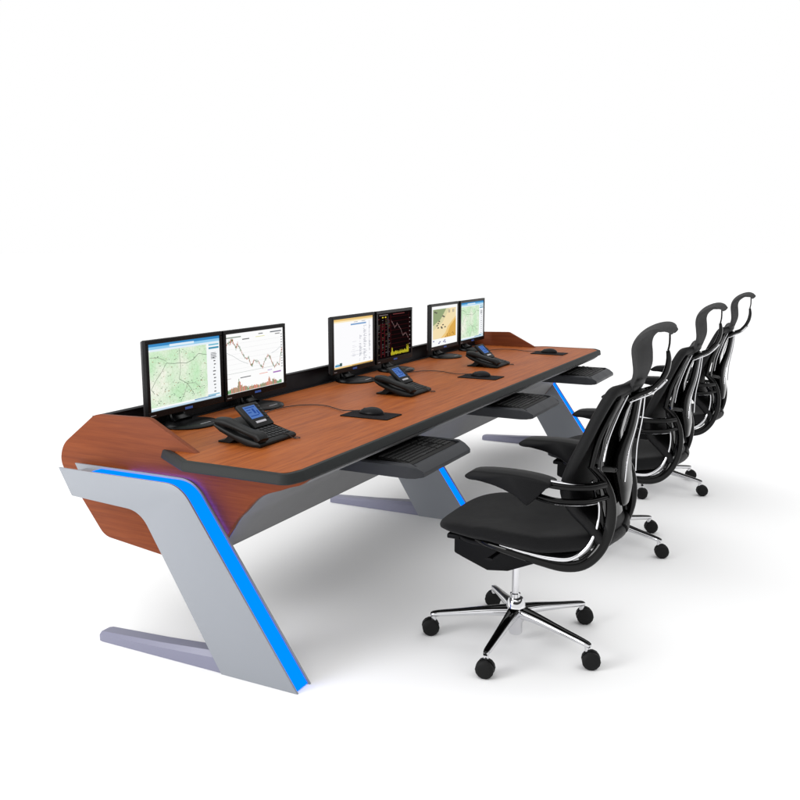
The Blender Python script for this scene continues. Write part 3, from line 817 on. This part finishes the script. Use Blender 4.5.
    for sgn in (-1, 1):
        sweep(bm, [(.330, sgn*.180, .764), (.360, sgn*.14, .752), (.390, sgn*.07, .735), (.396, 0, .730)], .012, .013, side=Vector((0, 0, 1)), n=5, power=2.5)
        sweep(bm, [(.330, sgn*.190, .764), (.350, sgn*.190, .86), (.385, sgn*.175, .95), (.408, sgn*.14, 1.012)], .012, .010, n=5)
        sweep(bm, [(.345, sgn*.182, .70), (.36, sgn*.175, .62), (.375, sgn*.15, .53)], .014, .012, n=5)
    gr_ = []
    for (x, y, z, ww) in ((.372, 0, .56, .11), (.360, 0, .62, .165), (.352, 0, .70, .180), (.352, 0, .78, .185), (.362, 0, .86, .180), (.384, 0, .94, .165), (.408, 0, 1.005, .130)):
        gr_.append([(x+.020-.020*(v*v), v*ww, z) for v in [j/5-1 for j in range(11)]])
    t = bmesh.new(); sheet(t, gr_, .006); merge(bm, t)
    sp = finish('back_spine', bm, GLOSS, c, 60)
    bm = bmesh.new()
    for sgn in (-1, 1):
        sweep(bm, [(.372, sgn*.200, .79), (.380, sgn*.178, .86), (.402, sgn*.150, .94), (.424, sgn*.112, 1.005)], .003, .003, n=5, ns=10)
        sweep(bm, [(.421, sgn*.088, .70), (.426, sgn*.070, .80), (.444, sgn*.046, .90), (.452, sgn*.034, .99)], .0032, .003, n=5, ns=10)
    finish('chrome_rod', bm, CHROME, sp, 60)
    # headrest support : chrome/black horn curving rearwards and up
    bm = bmesh.new()
    for sgn in (-1, 1):
        sweep(bm, [(.415, sgn*.075, .985), (.445, sgn*.070, 1.000), (.485, sgn*.045, 1.020), (.515, sgn*.018, 1.055)], .010, .008, n=5)
    sweep(bm, [(.510, 0, 1.045), (.526, 0, 1.080), (.532, 0, 1.118), (.528, 0, 1.150)], [.020, .017, .014, .010], [.010, .010, .009, .006], n=5, power=2.5)
    hs = finish('headrest_support', bm, GLOSS, c, 60)
    bm = bmesh.new()
    sweep(bm, [(.528, 0, 1.15), (.532, 0, 1.175), (.531, 0, 1.215)], .0035, .0035, n=3, ns=8)
    finish('support_wire', bm, GLOSS, hs, 60)
    for sgn in (-1, 1):
        bm = bmesh.new(); sweep(bm, [(.425, sgn*.080, .977), (.455, sgn*.074, .991), (.494, sgn*.048, 1.010), (.526, sgn*.018, 1.046)], .0035, .003, n=5, ns=8)
        finish('chrome_edge', bm, CHROME, hs, 60)
    # headrest: thin sheet, rises, bulges forward, curls back over the top
    hp = [(.412, 1.005), (.424, 1.040), (.436, 1.085), (.434, 1.125), (.430, 1.160), (.436, 1.192), (.456, 1.217), (.486, 1.234), (.514, 1.240), (.538, 1.234), (.552, 1.222)]
    hw_ = [.100, .118, .140, .150, .152, .156, .162, .164, .150, .108, .030]
    hf = catmull([(a, w, b) for (a, b), w in zip(hp, hw_)], 4)
    grid = []
    for ip, p in enumerate(hf):
        row = []; cv = .012-.026*max(0, ip/(len(hf)-1)-.62)/.38
        for j in range(15):
            v = j/7-1; row.append((p.x+cv*v*v, v*p.y, p.z-.012*v*v*max(0, min(1, (p.z-1.16)/.06))))
        grid.append(row)
    bm = bmesh.new(); sheet(bm, grid, .011)
    finish('headrest', bm, HEAD, c, 60)
    return c
ch = make_chair()
cl = ['black mesh office chair nearest to the camera, fully visible with its chrome star base',
      'black mesh office chair standing between the nearest and the farthest chair',
      'black mesh office chair farthest from the camera, partly hidden by the middle one']
for i, (x, y, rz) in enumerate(((.817, .735, 0), (.835, 2.030, 0), (.858, 3.270, 0))):
    o = ch if i == 0 else dup(ch)
    o.location = (x, y, 0); o.rotation_euler = (0, 0, math.radians(rz)); o['label'] = cl[i]

# ------------------------------------------------------------------ light: white studio, soft ceiling light
w = bpy.data.worlds.new('World'); S.world = w; w.use_nodes = True
t = w.node_tree; t.nodes.clear()
tc = t.nodes.new('ShaderNodeTexCoord'); sx = t.nodes.new('ShaderNodeSeparateXYZ'); t.links.new(tc.outputs['Generated'], sx.inputs[0])
r = t.nodes.new('ShaderNodeValToRGB'); e = r.color_ramp.elements
# position = sin(elevation): white backdrop, dark gap, bright overhead diffuser
e[0].position = 0.; e[0].color = (1, 1, 1, 1); e[1].position = 1.; e[1].color = (1.60, 1.60, 1.60, 1)
for p, v in ((.27, 1.), (.31, .05), (.46, .05), (.64, 1.60)):
    k = e.new(p); k.color = (v, v, v, 1)
t.links.new(sx.outputs['Z'], r.inputs[0])
bg = t.nodes.new('ShaderNodeBackground'); o = t.nodes.new('ShaderNodeOutputWorld')
t.links.new(r.outputs[0], bg.inputs[0]); t.links.new(bg.outputs[0], o.inputs[0])
def area(name, loc, target, size, power, col=(1, 1, 1)):
    l = bpy.data.lights.new(name, 'AREA'); l.shape = 'RECTANGLE'; l.size = size[0]; l.size_y = size[1]; l.energy = power; l.color = col
    ob = bpy.data.objects.new(name, l); COL.objects.link(ob); ob.location = loc
    d = Vector(target)-Vector(loc); ob.rotation_euler = d.to_track_quat('-Z', 'Y').to_euler()
    return ob
area('softbox', (-2.6, -3.9, 2.3), (0, .2, .4), (2.4, 2.0), 190)

# ------------------------------------------------------------------ camera
cam = bpy.data.cameras.new('camera'); co = bpy.data.objects.new('camera', cam); COL.objects.link(co); S.camera = co
f, pit, yaw = 865.4, .1686, .4646
fw = Vector((-math.sin(yaw)*math.cos(pit), math.cos(yaw)*math.cos(pit), -math.sin(pit)))
rt = Vector((math.cos(yaw), math.sin(yaw), 0)); up = rt.cross(fw)
co.matrix_world = Matrix(((rt.x, up.x, -fw.x, 1.840), (rt.y, up.y, -fw.y, -2.277), (rt.z, up.z, -fw.z, 1.476), (0, 0, 0, 1)))
cam.sensor_width = 36; cam.lens = f/800*36; cam.clip_start = .05; cam.clip_end = 3000
S.render.resolution_x = 1024; S.render.resolution_y = 1024
S.view_settings.view_transform = 'Standard'; S.view_settings.look = 'None'; S.view_settings.exposure = 0; S.view_settings.gamma = 1
